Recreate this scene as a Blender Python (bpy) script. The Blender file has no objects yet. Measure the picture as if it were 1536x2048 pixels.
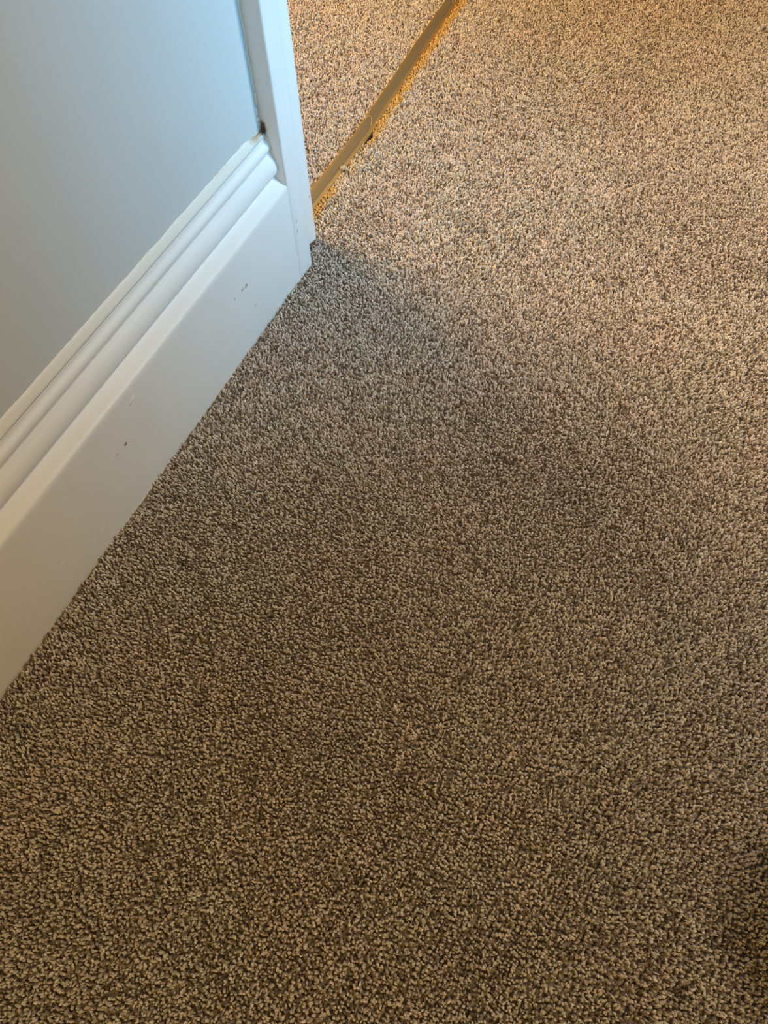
import bpy, bmesh, math, random
import numpy as np
from mathutils import Vector, Matrix, noise

S = bpy.context.scene
C = S.collection
random.seed(5)
rng = np.random.default_rng(11)

# ------------------------------------------------------------------ camera
CAM_H = 1.0
FPX = 1421.547
RX = (0.909407, 0.415553, -0.017163)      # image right in world
RD = (0.354542, -0.796142, -0.490366)     # image down in world
RF = (-0.217437, 0.439857, -0.871348)     # view direction in world
cam_d = bpy.data.cameras.new('camera')
cam = bpy.data.objects.new('camera', cam_d)
C.objects.link(cam)
m = Matrix.Identity(4)
for i in range(3):
    m[i][0] = RX[i]; m[i][1] = -RD[i]; m[i][2] = -RF[i]
m[2][3] = CAM_H
cam.matrix_world = m
cam_d.sensor_fit = 'HORIZONTAL'
cam_d.sensor_width = 36.0
cam_d.lens = FPX / 1536 * 36.0
cam_d.clip_start = 0.02
S.camera = cam

# ------------------------------------------------------------------ light
S.view_settings.view_transform = 'Standard'
S.view_settings.look = 'None'
S.view_settings.gamma = 1.0
S.view_settings.exposure = 0.0
S.view_settings.use_curve_mapping = False

w = bpy.data.worlds.new('world'); S.world = w
w.use_nodes = True
w.node_tree.nodes['Background'].inputs['Color'].default_value = (1.0, 0.84, 0.62, 1)
w.node_tree.nodes['Background'].inputs['Strength'].default_value = 0.01

def area(name, loc, target, size, power, color, spread=180):
    d = bpy.data.lights.new(name, 'AREA')
    d.shape = 'RECTANGLE'; d.size, d.size_y = size
    d.energy = power; d.color = color; d.spread = math.radians(spread)
    o = bpy.data.objects.new(name, d); C.objects.link(o)
    o.location = loc
    o.rotation_euler = (Vector(target) - Vector(loc)).to_track_quat('-Z', 'Y').to_euler()
    return o

# daylight window of the landing, farther along and to the right of the door
area('window_low', (1.0, 0.8, 1.0), (-0.65, 1.2, 0.55), (0.6, 0.6), 1.4, (0.04, 0.53, 1.0), 43)
area('window_high', (1.3, 1.5, 1.6), (-0.65, 1.22, 0.47), (0.6, 0.6), 4.3, (0.27, 0.66, 1.0), 48)
area('cool_fill_right', (1.05, 1.9, 2.2), (0.95, 1.45, 0.0), (0.6, 0.6), 6.0, (0.64, 0.80, 1.0), 66)  # added fill light, not an actual skylight; cools the carpet on the right
area('doorway_lamp', (-2.5, 1.46, 1.7), (0.0, 1.4, 0.0), (1.15, 1.0), 114, (1.0, 0.60, 0.22))
area('ceiling_lamp', (1.3, 1.6, 2.2), (0.3, 1.3, 0.0), (0.35, 0.35), 31, (1.0, 0.74, 0.45))
area('rear_lamp', (0.6, -1.4, 2.2), (0.1, 0.2, 0.0), (0.5, 0.5), 20, (1.0, 0.655, 0.21))

# ------------------------------------------------------------------ helpers
def mat(name):
    x = bpy.data.materials.new(name); x.use_nodes = True
    nt = x.node_tree
    return x, nt, nt.nodes['Principled BSDF']

def N(nt, t, **kw):
    n = nt.nodes.new(t)
    for k, v in kw.items():
        if k in n.inputs: n.inputs[k].default_value = v
        else: setattr(n, k, v)
    return n

def ramp(nt, fac, stops):
    r = nt.nodes.new('ShaderNodeValToRGB')
    e = r.color_ramp.elements
    while len(e) < len(stops): e.new(0.5)
    for el, (p, c) in zip(e, stops):
        el.position = p; el.color = (*c, 1)
    nt.links.new(fac, r.inputs['Fac'])
    return r

def mesh_obj(name, verts, faces, material, parent=None, smooth=False):
    me = bpy.data.meshes.new(name)
    me.from_pydata([tuple(v) for v in verts], [], faces)
    me.update()
    if smooth:
        for p in me.polygons: p.use_smooth = True
    o = bpy.data.objects.new(name, me); C.objects.link(o)
    me.materials.append(material)
    if parent: o.parent = parent
    return o

def tag(o, label=None, cat=None, group=None, kind=None):
    if label: o['label'] = label
    if cat: o['category'] = cat
    if group: o['group'] = group
    if kind: o['kind'] = kind
    return o

def box(name, lo, hi, material, parent=None, bevel=0.0):
    bm = bmesh.new()
    bmesh.ops.create_cube(bm, size=1)
    for v in bm.verts:
        v.co = Vector([lo[i] + (v.co[i] + .5) * (hi[i] - lo[i]) for i in range(3)])
    if bevel:
        bmesh.ops.bevel(bm, geom=bm.edges[:], offset=bevel, segments=3, affect='EDGES', profile=.5)
    me = bpy.data.meshes.new(name); bm.to_mesh(me); bm.free()
    o = bpy.data.objects.new(name, me); C.objects.link(o); me.materials.append(material)
    if parent: o.parent = parent
    return o

def tube(verts, faces, pts, rad, sides=6):
    base = len(verts); n = len(pts)
    for i, p in enumerate(pts):
        a = Vector(pts[max(i - 1, 0)]); b = Vector(pts[min(i + 1, n - 1)])
        t = (b - a).normalized()
        u = t.orthogonal().normalized(); v = t.cross(u)
        r = rad * (0.35 if i in (0, n - 1) else 1)
        for k in range(sides):
            an = 2 * math.pi * k / sides
            verts.append(Vector(p) + (u * math.cos(an) + v * math.sin(an)) * r)
    for i in range(n - 1):
        for k in range(sides):
            k2 = (k + 1) % sides
            faces.append((base + i * sides + k, base + i * sides + k2, base + (i + 1) * sides + k2, base + (i + 1) * sides + k))
    faces.append(tuple(base + k for k in range(sides))[::-1])
    faces.append(tuple(base + (n - 1) * sides + k for k in range(sides)))

# ------------------------------------------------------------------ materials
def paint(name, col, rough=0.42, streak=(60, 4, 60), bump=0.25, dist=0.0006, marks=()):
    """painted wood: brush streaks along the grain, faint mottling, chips at given spots"""
    x, nt, b = mat(name); L = nt.links
    tc = N(nt, 'ShaderNodeTexCoord')
    mp = N(nt, 'ShaderNodeMapping', Scale=streak); L.new(tc.outputs['Object'], mp.inputs['Vector'])
    n1 = N(nt, 'ShaderNodeTexNoise', Scale=1.0, Detail=5.0, Roughness=.6); L.new(mp.outputs[0], n1.inputs['Vector'])
    n2 = N(nt, 'ShaderNodeTexNoise', Scale=7.0, Detail=3.0); L.new(tc.outputs['Object'], n2.inputs['Vector'])
    r = ramp(nt, n2.outputs['Fac'], [(.3, tuple(c * .965 for c in col)), (.7, col)])
    out = r.outputs['Color']
    wob = N(nt, 'ShaderNodeTexNoise', Scale=220.0, Detail=2.0); L.new(tc.outputs['Object'], wob.inputs['Vector'])
    ws = N(nt, 'ShaderNodeVectorMath', operation='MULTIPLY_ADD')
    L.new(wob.outputs['Color'], ws.inputs[0]); ws.inputs[1].default_value = (.006,) * 3
    L.new(tc.outputs['Object'], ws.inputs[2])
    for (p, sc, rr, mc, st) in marks:          # position, squash per axis, radius, colour, strength
        sub = N(nt, 'ShaderNodeVectorMath', operation='SUBTRACT'); L.new(ws.outputs[0], sub.inputs[0])
        sub.inputs[1].default_value = (p[0] + .003, p[1] + .003, p[2] + .003)
        mu = N(nt, 'ShaderNodeVectorMath', operation='MULTIPLY'); L.new(sub.outputs[0], mu.inputs[0]); mu.inputs[1].default_value = sc
        ln = N(nt, 'ShaderNodeVectorMath', operation='LENGTH'); L.new(mu.outputs[0], ln.inputs[0])
        mr = N(nt, 'ShaderNodeMapRange'); L.new(ln.outputs['Value'], mr.inputs['Value'])
        mr.inputs['From Min'].default_value = rr; mr.inputs['From Max'].default_value = rr * .45
        mr.inputs['To Min'].default_value = 0; mr.inputs['To Max'].default_value = st
        mx = N(nt, 'ShaderNodeMix', data_type='RGBA')
        L.new(mr.outputs[0], mx.inputs[0]); L.new(out, mx.inputs[6]); mx.inputs[7].default_value = (*mc, 1)
        out = mx.outputs[2]
    L.new(out, b.inputs['Base Color'])
    b.inputs['Roughness'].default_value = rough
    bp = N(nt, 'ShaderNodeBump', Strength=bump, Distance=dist); L.new(n1.outputs['Fac'], bp.inputs['Height'])
    L.new(bp.outputs[0], b.inputs['Normal'])
    return x

WHITE = (.86, .86, .845)
BROWN = (.14, .07, .03)
WXF, WXW, FX = -0.625, -0.659, -0.6245      # skirting face, wall face, architrave face
M_wall = paint('wall_emulsion', (.605, .635, .635), .6, (9, 9, 9), .15, .0008)
M_skirt = paint('gloss_white_skirting', WHITE, .48, (75, 3.0, 75), .7, .0009, marks=[
    ((-.625, .3925, .1205), (1, .8, 1), .0034, BROWN, .9),
    ((-.625, .3705, .1207), (1, .5, 1), .0026, (.35, .25, .16), .5),
    ((-.625, .7552, .1217), (1, .6, 1), .0035, (.26, .26, .25), .85),
    ((-.625, .7435, .1227), (1, .45, 1), .0026, (.30, .30, .28), .7),
    ((-.625, .7186, .1241), (1, .8, 1), .0026, (.30, .30, .28), .7),
    ((-.625, .7700, .0641), (1, .4, 1), .0022, (.4, .4, .38), .5),
    ((-.625, .2829, .0401), (1, .5, 1), .0034, (.98, .96, .9), 1.0),
    ((-.625, .2023, .0697), (1, .2, 1), .0022, (.98, .96, .9), .9),
    ((-.625, .4413, .1759), (1, .4, 1), .0034, (.98, .96, .9), 1.0),
    ((-.625, .4330, .1700), (1, .6, 1), .0024, (.4, .38, .34), .5),
])
M_arch = paint('gloss_white_architrave', WHITE, .38, (70, 70, 3.5), .45, .0007, marks=[
    ((-.6245, .941, .120), (1, 1, .5), .003, (.42, .42, .4), .6),
    ((-.6245, .938, .101), (1, 1, .5), .003, (.42, .42, .4), .6),
    ((-.6545, .928, .3000), (1.3, 1, .62), .0095, BROWN, .97),
])
M_lining = paint('gloss_white_lining', (.86, .86, .84), .35, (60, 60, 4), .3, .0006, marks=[
    ((-.648, 1.0333, .1015), (1, 1, 1), .0030, (.30, .34, .34), .8),
    ((-.648, 1.0233, .0586), (1, 1, 1), .0022, (.5, .5, .48), .6),
])
M_caulk = paint('old_caulk', (.82, .80, .73), .5, (30, 30, 30), .9, .0012, marks=[
    ((-.655, .908, .300), (1, .5, 1), .013, (.42, .28, .16), .8),
    ((-.655, .928, .296), (1, .7, 1), .010, (.09, .045, .03), .97),
    ((-.655, .60, .304), (1, .15, 1), .004, (.66, .60, .44), .6),
    ((-.655, .80, .304), (1, .15, 1), .006, (.66, .60, .44), .6),
])

# carpet yarn: colour comes from a per-tuft attribute
M_yarn, nt, b = mat('carpet_yarn')
at = N(nt, 'ShaderNodeAttribute', attribute_name='yarn')
nz = N(nt, 'ShaderNodeTexNoise', Scale=900.0, Detail=2.0)
tc = N(nt, 'ShaderNodeTexCoord'); nt.links.new(tc.outputs['Object'], nz.inputs['Vector'])
rr = ramp(nt, nz.outputs['Fac'], [(.32, (.62,) * 3), (.68, (1.12,) * 3)])
mu = N(nt, 'ShaderNodeMix', data_type='RGBA', blend_type='MULTIPLY'); mu.inputs[0].default_value = 1
nt.links.new(at.outputs['Color'], mu.inputs[6]); nt.links.new(rr.outputs[0], mu.inputs[7])
nt.links.new(mu.outputs[2], b.inputs['Base Color'])
b.inputs['Roughness'].default_value = .95
b.inputs['Specular IOR Level'].default_value = .1

M_backing, nt, b = mat('carpet_backing')
tc = N(nt, 'ShaderNodeTexCoord')
nz = N(nt, 'ShaderNodeTexNoise', Scale=190.0, Detail=3.0, Roughness=.7); nt.links.new(tc.outputs['Object'], nz.inputs['Vector'])
rr = ramp(nt, nz.outputs['Fac'], [(.35, (.20, .16, .12)), (.65, (.36, .30, .235))])
nt.links.new(rr.outputs[0], b.inputs['Base Color']); b.inputs['Roughness'].default_value = 1

M_brass, nt, b = mat('worn_brass')
tc = N(nt, 'ShaderNodeTexCoord')
mp = N(nt, 'ShaderNodeMapping', Scale=(180, 3, 60)); nt.links.new(tc.outputs['Object'], mp.inputs['Vector'])
nz = N(nt, 'ShaderNodeTexNoise', Scale=1.0, Detail=4.0); nt.links.new(mp.outputs[0], nz.inputs['Vector'])
rr = ramp(nt, nz.outputs['Fac'], [(.3, (.205, .170, .110)), (.7, (.255, .212, .138))])
nt.links.new(rr.outputs[0], b.inputs['Base Color'])
b.inputs['Metallic'].default_value = .45; b.inputs['Roughness'].default_value = .48

M_gold, nt, b = mat('polished_brass_edge')
b.inputs['Base Color'].default_value = (.74, .46, .15, 1); b.inputs['Metallic'].default_value = .7; b.inputs['Roughness'].default_value = .42

M_hair, nt, b = mat('pale_hair')
b.inputs['Base Color'].default_value = (.85, .68, .42, 1); b.inputs['Roughness'].default_value = .4
M_lint, nt, b = mat('lint')
b.inputs['Base Color'].default_value = (.62, .50, .38, 1); b.inputs['Roughness'].default_value = .9
M_gap_shade, nt, b = mat('gap_shade')
b.inputs['Base Color'].default_value = (.035, .022, .014, 1); b.inputs['Roughness'].default_value = .9  # near-black colour standing in for the shade in the gap beside the strip

# ------------------------------------------------------------------ setting
PB = -0.009                                   # backing level; pile tips reach about z = 0
fl = box('floor', (-3.0, -2.0, PB - .03), (2.5, 4.0, PB), M_backing); tag(fl, kind='structure')

def wallbox(name, lo, hi):
    return tag(box(name, lo, hi, M_wall), kind='structure')
wallbox('wall_left', (-.80, -2.0, PB), (WXW, .985, 2.45))

# skirting: moulded profile swept along Y, slightly uneven from many coats of paint
prof = [(-.662, PB), (WXF, PB), (WXF, PB + .0006), (WXF, .0), (WXF, .06), (WXF, .10), (WXF, .14), (WXF, .17), (WXF, .190), (-.6252, .1965), (-.6266, .1997),
        (-.6310, .2024), (-.6360, .2058), (-.6410, .2094), (-.6462, .2128), (-.6490, .2143),
        (-.6472, .2168), (-.6432, .2200), (-.6402, .2242), (-.6386, .2290), (-.6382, .2342), (-.6390, .2400), (-.6412, .2462), (-.6448, .2525), (-.6490, .2575),
        (-.6496, .2598), (-.6478, .2630), (-.6466, .2670), (-.6468, .2712), (-.6490, .2750), (-.6518, .2778), (-.6530, .2805), (-.6534, .2840), (-.6526, .2890), (-.6620, .2920), (-.662, .2920)]
ys = np.arange(-1.6, .9301, .005)
verts, faces = [], []
for y in ys:
    for k, (px, pz) in enumerate(prof):
        a = noise.noise(Vector((k * .15, y * 9, 3.1))) * .0006 * min(1, max(0, (.92 - y) * 12))
        c = noise.noise(Vector((k * .5, y * 2.2, 8.3))) * .0010
        verts.append((px + (a if 1 < k < 34 else 0), y, pz + (a + c * .8 if 7 < k < 34 else 0)))
n = len(prof)
for i in range(len(ys) - 1):
    for k in range(n - 1):
        faces.append((i * n + k, (i + 1) * n + k, (i + 1) * n + k + 1, i * n + k + 1))
faces.append(tuple((len(ys) - 1) * n + k for k in range(n)))
faces.append(tuple(range(n))[::-1])
skirt = tag(mesh_obj('baseboard_left', verts, faces, M_skirt, smooth=True), kind='structure')

# caulk fillet on top of the skirting, ragged where it meets the wall
verts, faces = [], []
yc = np.arange(-1.6, .9311, .0025)
for y in yc:
    rag = noise.noise(Vector((0, y * 26, 0))) * .0016 + noise.noise(Vector((4, y * 110, 0))) * .0007
    end = max(0, (y - .80) / .13)
    rag += end * abs(noise.noise(Vector((9, y * 170, 2)))) * .0045
    top = .3034 + rag - max(0, y - .870) * .17
    lo = noise.noise(Vector((7, y * 14, 0))) * .0007
    cs = [(-.6526, .2870), (-.6519 + lo * .5, .2900), (-.6534, .2930), (-.6556, .2975), (-.6578, top - .0008), (-.6595, top + .0002), (-.662, top), (-.662, .2870)]
    verts += [(cx, y, cz) for cx, cz in cs]
n = 8
for i in range(len(yc) - 1):
    for k in range(n):
        k2 = (k + 1) % n
        faces.append((i * n + k, (i + 1) * n + k, (i + 1) * n + k2, i * n + k2))
faces += [tuple((len(yc) - 1) * n + k for k in range(n)), tuple(range(n))[::-1]]
mesh_obj('caulk_line', verts, faces, M_caulk, skirt, True)

# architrave: flat board beside the doorway, vertical, edges eased by paint
zs = np.concatenate([np.arange(PB, .6, .006), np.arange(.62, 2.2, .05)])
ap = [(-.665, .9300), (-.6600, .9285), (-.6500, .9290), (-.6400, .9280), (-.6300, .9278), (-.6262, .9284), (-.6248, .9300), (FX, .9330), (FX, .945), (FX, .9565),
      (-.6249, .9585), (FX, .9605), (FX, .9700), (-.6250, .9738), (-.6270, .9765), (-.6300, .9775), (-.6480, .9775), (-.665, .9775)]
verts, faces = [], []; n = len(ap)
for z in zs:
    for k, (px, py) in enumerate(ap):
        a = noise.noise(Vector((k * .3, z * 11, 1.1))) * .0009
        bb = noise.noise(Vector((k * .8, z * 45, 6.1))) * .0004
        edge = 1.0 if k in (5, 6, 7) else .5
        inn = .0012 * noise.noise(Vector((2, z * 16, 0))) if k < 3 else 0
        rise = max(0, z - .22)
        ax = 0 if k < 8 else a * .4
        if z < .1975 and k < 7:
            px, py, inn = -.6256, .9240 + .0012 * k, 0
            if k < 2: px = -.665
        verts.append((px + ax, py + a * edge + bb + (inn if k < 3 else 0), z))
for i in range(len(zs) - 1):
    for k in range(n - 1):
        faces.append((i * n + k, i * n + k + 1, (i + 1) * n + k + 1, (i + 1) * n + k))
faces += [tuple(range(n))[::-1], tuple((len(zs) - 1) * n + k for k in range(n))]
arch = tag(mesh_obj('trim_1', verts, faces, M_arch, smooth=True), kind='structure')
md = arch.modifiers.new('e', 'EDGE_SPLIT'); md.split_angle = math.radians(50)

# ragged bead of filler between wall and architrave, split into lumps near the skirting
verts, faces = [], []
z = .3075
seg = [(.3035, .3085), (.3125, .3185), (.3215, .334), (.3365, .356), (.358, 2.2)]
for (z0, z1) in seg:
    nn = max(5, int((min(z1, .75) - z0) / .003))
    pts = []
    for i in range(nn + 1):
        zz = z0 + (min(z1, .75) - z0) * i / nn
        w1 = noise.noise(Vector((0, zz * 35, 5))) * .0034 + noise.noise(Vector((0, zz * 120, 5))) * .0018
        pts.append((-.6592, .9268 + w1 - (.003 if z0 < .325 else 0), zz))
    if z1 > 1: pts.append((-.6592, .9268, 2.2))
    tube(verts, faces, pts, .0021 if z0 > .34 else .0026, 8)
mesh_obj('filler_bead', verts, faces, M_caulk, arch, True)
# small lumps of paint where the mouldings meet the architrave
verts, faces = [], []
for (x, z) in [(-.6530, .296), (-.6500, .2830), (-.6490, .2660), (-.6440, .2505)]:
    tube(verts, faces, [(x - .002, .9262, z + .003), (x, .9258, z), (x + .002, .9262, z - .003)], .0016, 8)
mesh_obj('paint_lump', verts, faces, M_caulk, arch, True)

# door lining with its set-back edge
lz = [-.004] + list(np.arange(.03, .6, .02)) + list(np.arange(.65, 2.15, .1))
lp = [(-.665, .9780), (-.6470, .9780), (-.6465, .9850), (-.6488, 1.0350), (-.6496, 1.0415), (-.6515, 1.0440), (-.70, 1.0445), (-.81, 1.0445), (-.81, .9780)]
verts, faces = [], []; n = len(lp)
for z in lz:
    for k, (px, py) in enumerate(lp):
        a = noise.noise(Vector((k * .3, z * 7, 4.1))) * .0006
        verts.append((px, py + (a if 1 < k < 7 else 0), z if z > .01 else z + max(0, 1.042 - py) * .34))
for i in range(len(lz) - 1):
    for k in range(n):
        k2 = (k + 1) % n
        faces.append((i * n + k, i * n + k2, (i + 1) * n + k2, (i + 1) * n + k))
faces += [tuple(range(n))[::-1], tuple((len(lz) - 1) * n + k for k in range(n))]
lin = tag(mesh_obj('trim_2', verts, faces, M_lining, smooth=True), kind='structure')
md = lin.modifiers.new('e', 'EDGE_SPLIT'); md.split_angle = math.radians(40)

# ------------------------------------------------------------------ threshold strip
SY = [.9, 1.0, 1.17, 1.27, 1.38, 1.52, 1.67, 1.85, 2.03, 2.6]      # the strip was laid slightly crooked
SX = [-.7105, -.7110, -.7137, -.7118, -.7122, -.7190, -.7262, -.7358, -.7422, -.765]
def xc(y):                                    # smoothed centre line
    return sum(np.interp(y + d, SY, SX) for d in (-.045, -.03, -.015, 0, .015, .03, .045)) / 7
def strip_pt(t, s, z):                        # t metres along, s metres to the right
    return (float(xc(1.05 + t)) + s, 1.05 + t, z)
def s_of(x, y):
    return x - xc(y)
cs = [(-.0135, -.0085), (-.0135, .0018), (-.0125, .0024), (-.006, .0026), (0, .0026), (.006, .0025), (.0110, .0022), (.0125, .0016), (.0125, -.0085)]
verts, faces = [], []; n = len(cs)
ts = np.arange(0, 1.30, .01)
for t in ts:
    dz = noise.noise(Vector((t * 6, 0, 0))) * .0006
    for s, zc in cs:
        verts.append(strip_pt(t, s + noise.noise(Vector((t * 9, s * 20, 5))) * .0004, zc + dz))
for i in range(len(ts) - 1):
    for k in range(n - 1):
        faces.append((i * n + k, (i + 1) * n + k, (i + 1) * n + k + 1, i * n + k + 1))
    faces.append((i * n + n - 1, (i + 1) * n + n - 1, (i + 1) * n, i * n))
faces += [tuple(range(n)), tuple((len(ts) - 1) * n + k for k in range(n))[::-1]]
strip = bpy.data.objects.new('threshold_strip', None); C.objects.link(strip)
tag(strip, 'worn brass threshold strip dividing the two carpets in the doorway', 'threshold strip')
mesh_obj('strip_plate', verts, faces, M_brass, strip, True)
def lip(name, cs, material, zoff=0):
    v, f = [], []; n = len(cs)
    for t in ts:
        wv = noise.noise(Vector((t * 8, 3, zoff))) * .0005
        v += [strip_pt(t, s_ + wv, z_ + wv * .5) for s_, z_ in cs]
    for i in range(len(ts) - 1):
        for k in range(n):
            k2 = (k + 1) % n
            f.append((i * n + k, (i + 1) * n + k, (i + 1) * n + k2, i * n + k2))
    f += [tuple(range(n)), tuple((len(ts) - 1) * n + k for k in range(n))[::-1]]
    return mesh_obj(name, v, f, material, strip, True)
lip('strip_edge', [(-.0128, -.008), (-.0128, .0022), (-.0134, .0030), (-.0144, .0031), (-.0152, .0024), (-.0156, .0010), (-.0156, -.008)], M_gold)['label'] = 'bright rounded left edge of the strip'
lip('strip_edge', [(.0118, -.008), (.0118, .0019), (.0128, .0022), (.0142, .0014), (.0158, -.0006), (.0172, -.0030), (.0176, -.008)], M_gold)['label'] = 'bright sloping right edge of the strip'
lip('gap_shade_sheet', [(-.024, PB - .0), (-.024, PB + .0012), (.027, PB + .0012), (.027, PB - .0)], M_gap_shade)  # dark sheet under the pile, paints the shade seen in the gap

# ------------------------------------------------------------------ carpet pile (real tufts)
def lowf(x, y, sc, sd):
    """smooth value noise on arrays"""
    g = np.random.default_rng(sd).random((64, 64))
    u = (x * sc) % 63; v = (y * sc) % 63
    i = u.astype(int); j = v.astype(int); fu = u - i; fv = v - j
    fu = fu * fu * (3 - 2 * fu); fv = fv * fv * (3 - 2 * fv)
    i2 = (i + 1) % 64; j2 = (j + 1) % 64
    return (g[i, j] * (1 - fu) * (1 - fv) + g[i2, j] * fu * (1 - fv) + g[i, j2] * (1 - fu) * fv + g[i2, j2] * fu * fv)

PAL = np.array([[0.8, 0.724, 0.661], [0.71, 0.63, 0.57], [0.57, 0.496, 0.439], [0.37, 0.31, 0.268], [0.2, 0.165, 0.137], [0.88, 0.827, 0.798]])
PW = np.array([.27, .24, .18, .15, .10, .06])

def carpet(name, label, x0, x1, y0, y1, keep, seed, sp=.0038):
    r = np.random.default_rng(seed)
    nx = int((x1 - x0) / sp); ny = int((y1 - y0) / sp)
    gx, gy = np.meshgrid(np.arange(nx), np.arange(ny))
    gx = gx + .5 * (gy % 2)
    X = x0 + gx.ravel() * sp + r.normal(0, sp * .36, nx * ny)
    Y = y0 + gy.ravel() * sp + r.normal(0, sp * .36, nx * ny)
    k = keep(X, Y); X = X[k]; Y = Y[k]; M = len(X)
    hgt = (.0088 + r.normal(0, .0009, M)) * (1 + .18 * (lowf(X + 9, Y + 9, 60, 3) - .5))
    hgt = hgt * (1 - .22 * (r.random(M) < .22)) * (.90 + .2 * lowf(X + 7, Y + 7, 170, 8))
    rad = sp * .53 * r.uniform(.62, 1.30, M)
    fa = r.uniform(0, 6.28, M); fs = r.uniform(.0, .45, M)      # flattened, fanned-out yarn tips
    # lean: shared drift plus individual twist
    la = lowf(X + 5, Y + 5, 3, 7) * 6.28 + r.normal(0, 1.2, M)
    lm = np.abs(r.normal(.0020, .0016, M))
    lx = np.cos(la) * lm; ly = np.sin(la) * lm
    rings = [(.30, .75, .1), (.74, 1.0, .6), (.95, .55, .95)]
    SD = 5
    ang0 = r.uniform(0, 6.28, M)
    V = []
    for (t, rs, ln) in rings:
        for q in range(SD):
            an = ang0 + 2 * np.pi * q / SD + t * 1.2
            rj = rad * rs * r.uniform(.74, 1.26, M) * (1 + fs * np.cos(2 * (an - fa)))
            V.append(np.stack([X + lx * ln + np.cos(an) * rj, Y + ly * ln + np.sin(an) * rj * .85, PB + hgt * t + (r.normal(0, .0005, M) if t > .4 else 0)], 1))
    V.append(np.stack([X + lx, Y + ly, PB + hgt], 1))
    V = np.stack(V, 1)                              # M, nv, 3
    nv = V.shape[1]
    F = []
    quads = []
    for i in range(len(rings) - 1):
        for q in range(SD):
            q2 = (q + 1) % SD
            quads.append((i * SD + q, i * SD + q2, (i + 1) * SD + q2, (i + 1) * SD + q))
    tris = [((len(rings) - 1) * SD + q, (len(rings) - 1) * SD + (q + 1) % SD, nv - 1) for q in range(SD)]
    quads = np.array(quads); tris = np.array(tris)
    off = (np.arange(M) * nv)[:, None, None]
    Q = (quads[None] + off).reshape(-1, 4); T = (tris[None] + off).reshape(-1, 3)
    me = bpy.data.meshes.new(name)
    me.vertices.add(M * nv); me.vertices.foreach_set('co', V.reshape(-1).astype(np.float32))
    loops = np.concatenate([Q.ravel(), T.ravel()]).astype(np.int32)
    me.loops.add(len(loops)); me.loops.foreach_set('vertex_index', loops)
    st = np.concatenate([np.arange(len(Q)) * 4, len(Q) * 4 + np.arange(len(T)) * 3]).astype(np.int32)
    me.polygons.add(len(st)); me.polygons.foreach_set('loop_start', st)
    me.polygons.foreach_set('use_smooth', np.ones(len(st), bool))
    me.update(calc_edges=True)
    ci = r.choice(len(PAL), M, p=PW / PW.sum())
    col = PAL[ci] * r.uniform(.88, 1.12, (M, 1))
    # faint dye drift of the heather mix
    g = (lowf(X + 3, Y + 3, 14, 21) - .5)[:, None]; h = (lowf(X + 3, Y + 3, 9, 22) - .5)[:, None]
    col = col * (1 + np.concatenate([g * .05 + h * .06, -g * .025 + h * .06, h * .05 - g * .02], 1))
    # golden light thrown by the strip, painted into the fibres alongside
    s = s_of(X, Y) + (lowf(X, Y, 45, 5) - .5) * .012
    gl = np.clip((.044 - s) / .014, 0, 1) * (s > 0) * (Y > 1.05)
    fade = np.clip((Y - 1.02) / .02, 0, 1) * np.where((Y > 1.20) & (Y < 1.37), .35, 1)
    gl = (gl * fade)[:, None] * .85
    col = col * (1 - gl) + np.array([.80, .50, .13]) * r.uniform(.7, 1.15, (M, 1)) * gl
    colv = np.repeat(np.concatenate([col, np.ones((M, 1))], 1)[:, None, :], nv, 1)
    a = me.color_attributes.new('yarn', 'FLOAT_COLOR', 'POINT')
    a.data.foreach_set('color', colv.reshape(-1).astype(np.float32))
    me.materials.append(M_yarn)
    o = bpy.data.objects.new(name, me); C.objects.link(o)
    print(name, 'tufts', M)
    return tag(o, label, 'carpet', None, 'stuff')

def keep_hall(X, Y):
    r = np.random.default_rng(2)
    k = (X > WXF + .0026 + .0030 * lowf(X * 0, Y, 40, 9)) | (Y > .980)
    k &= ~((Y > .975) & (Y < 1.050) & (X < -.6475 + .001))
    k &= ~((Y >= 1.050) & (s_of(X, Y) < .0182))
    # gap where the pile has pulled away from the strip
    t = (Y - 1.05)
    s = s_of(X, Y)
    k &= ~((t > .318) & (t < .364) & (s < .0275 - .003 * np.abs(t - .341) / .023))
    k &= ~((t > .205) & (t < .228) & (s < .0215))
    # pulled tufts at the foot of the lining
    k &= ~(((X + .640) ** 2 + (Y - 1.052) ** 2) < .0075 ** 2)
    return k
def keep_room(X, Y):
    return (s_of(X, Y) < -.0162) & (Y > 1.05)
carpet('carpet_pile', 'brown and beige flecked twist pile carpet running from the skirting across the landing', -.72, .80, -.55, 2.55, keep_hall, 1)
carpet('carpet_pile', 'warm lit beige twist pile carpet in the room left of the brass strip', -1.45, -.70, 1.05, 2.55, keep_room, 2)

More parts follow.
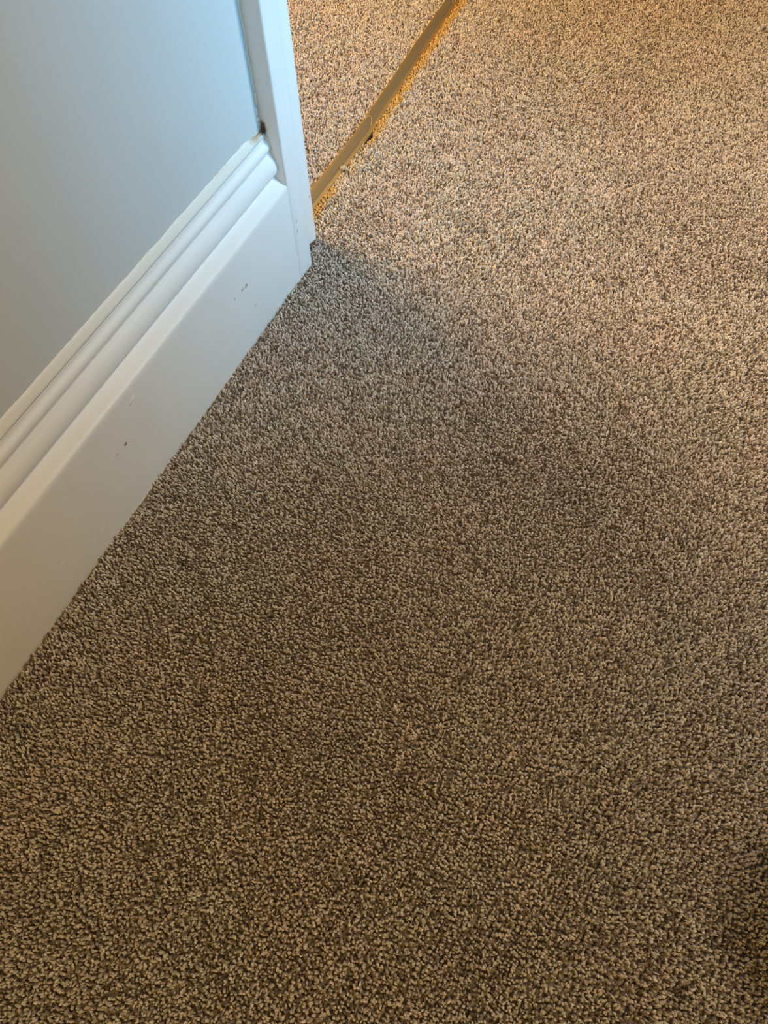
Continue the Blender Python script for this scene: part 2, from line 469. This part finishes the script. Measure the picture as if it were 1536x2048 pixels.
# ------------------------------------------------------------------ stray hairs and lint
def hair(pts, label, rad=.00035):
    P = [Vector(p) for p in pts]; out = []
    for i in range(len(P) - 1):
        p0 = P[max(i - 1, 0)]; p1 = P[i]; p2 = P[i + 1]; p3 = P[min(i + 2, len(P) - 1)]
        for q in range(6):
            t = q / 6
            out.append(.5 * ((2 * p1) + (p2 - p0) * t + (2 * p0 - 5 * p1 + 4 * p2 - p3) * t * t + (3 * p1 - p0 - 3 * p2 + p3) * t ** 3))
    out.append(P[-1])
    v, f = [], []
    tube(v, f, [tuple(p) for p in out], rad, 5)
    return tag(mesh_obj('stray_hair', v, f, M_hair, smooth=True), label, 'hair', 'pale hairs caught on the brass strip')
hair([strip_pt(.945, .014, .006), strip_pt(.965, .004, .012), strip_pt(.985, -.006, .013), strip_pt(1.01, -.012, .007)], 'pale hair crossing the brass strip at the top edge, straighter of the two')
hair([strip_pt(.95, .017, .005), strip_pt(.975, .012, .013), strip_pt(1.0, .001, .015), strip_pt(1.03, -.002, .009)], 'pale curved hair over the brass strip beside the straighter hair at the top')
hair([strip_pt(.372, .012, .0045), strip_pt(.392, .006, .010), strip_pt(.398, -.004, .011), strip_pt(.385, -.015, .005)], 'pale hair arched over the brass strip next to the dark gap')
v, f = [], []
pts = []
r2 = random.Random(3)
for i in range(40):
    a = i * .55
    pts.append(tuple(Vector(strip_pt(.210, .0185, .0050)) + Vector((math.cos(a) * (.0042 + r2.uniform(-.0012, .0012)), math.sin(a * 1.13) * (.0050 + r2.uniform(-.001, .001)), math.sin(a * .71) * .0026))))
tube(v, f, pts, .0009, 6)
tag(mesh_obj('lint_knot', v, f, M_lint, smooth=True), 'small beige knot of carpet lint on the lower right edge of the brass strip', 'lint')

# ------------------------------------------------------------------ unseen round block added right of the frame to shadow the carpet corner
M_shade_block = paint('shade_block_dark', (.16, .14, .12), .9, (60, 60, 60), .4, .001)
pr = [(0, .0), (.100, .0), (.108, .010), (.110, .030), (.110, .215), (.106, .232), (.092, .243), (.05, .247), (0, .248)]
v, f = [], []
for (rr_, zz) in pr:
    for q in range(40):
        v.append((.560 + rr_ * math.cos(q * math.pi / 20), .335 + rr_ * math.sin(q * math.pi / 20), zz + .0022))
for i in range(len(pr) - 1):
    for q in range(40):
        f.append((i * 40 + q, i * 40 + (q + 1) % 40, (i + 1) * 40 + (q + 1) % 40, (i + 1) * 40 + q))
tag(mesh_obj('shade_block', v, f, M_shade_block, smooth=True), 'unseen dark round block added beyond the right edge to shadow the carpet corner', 'stool')  # not an actual stool; added block that only casts shade
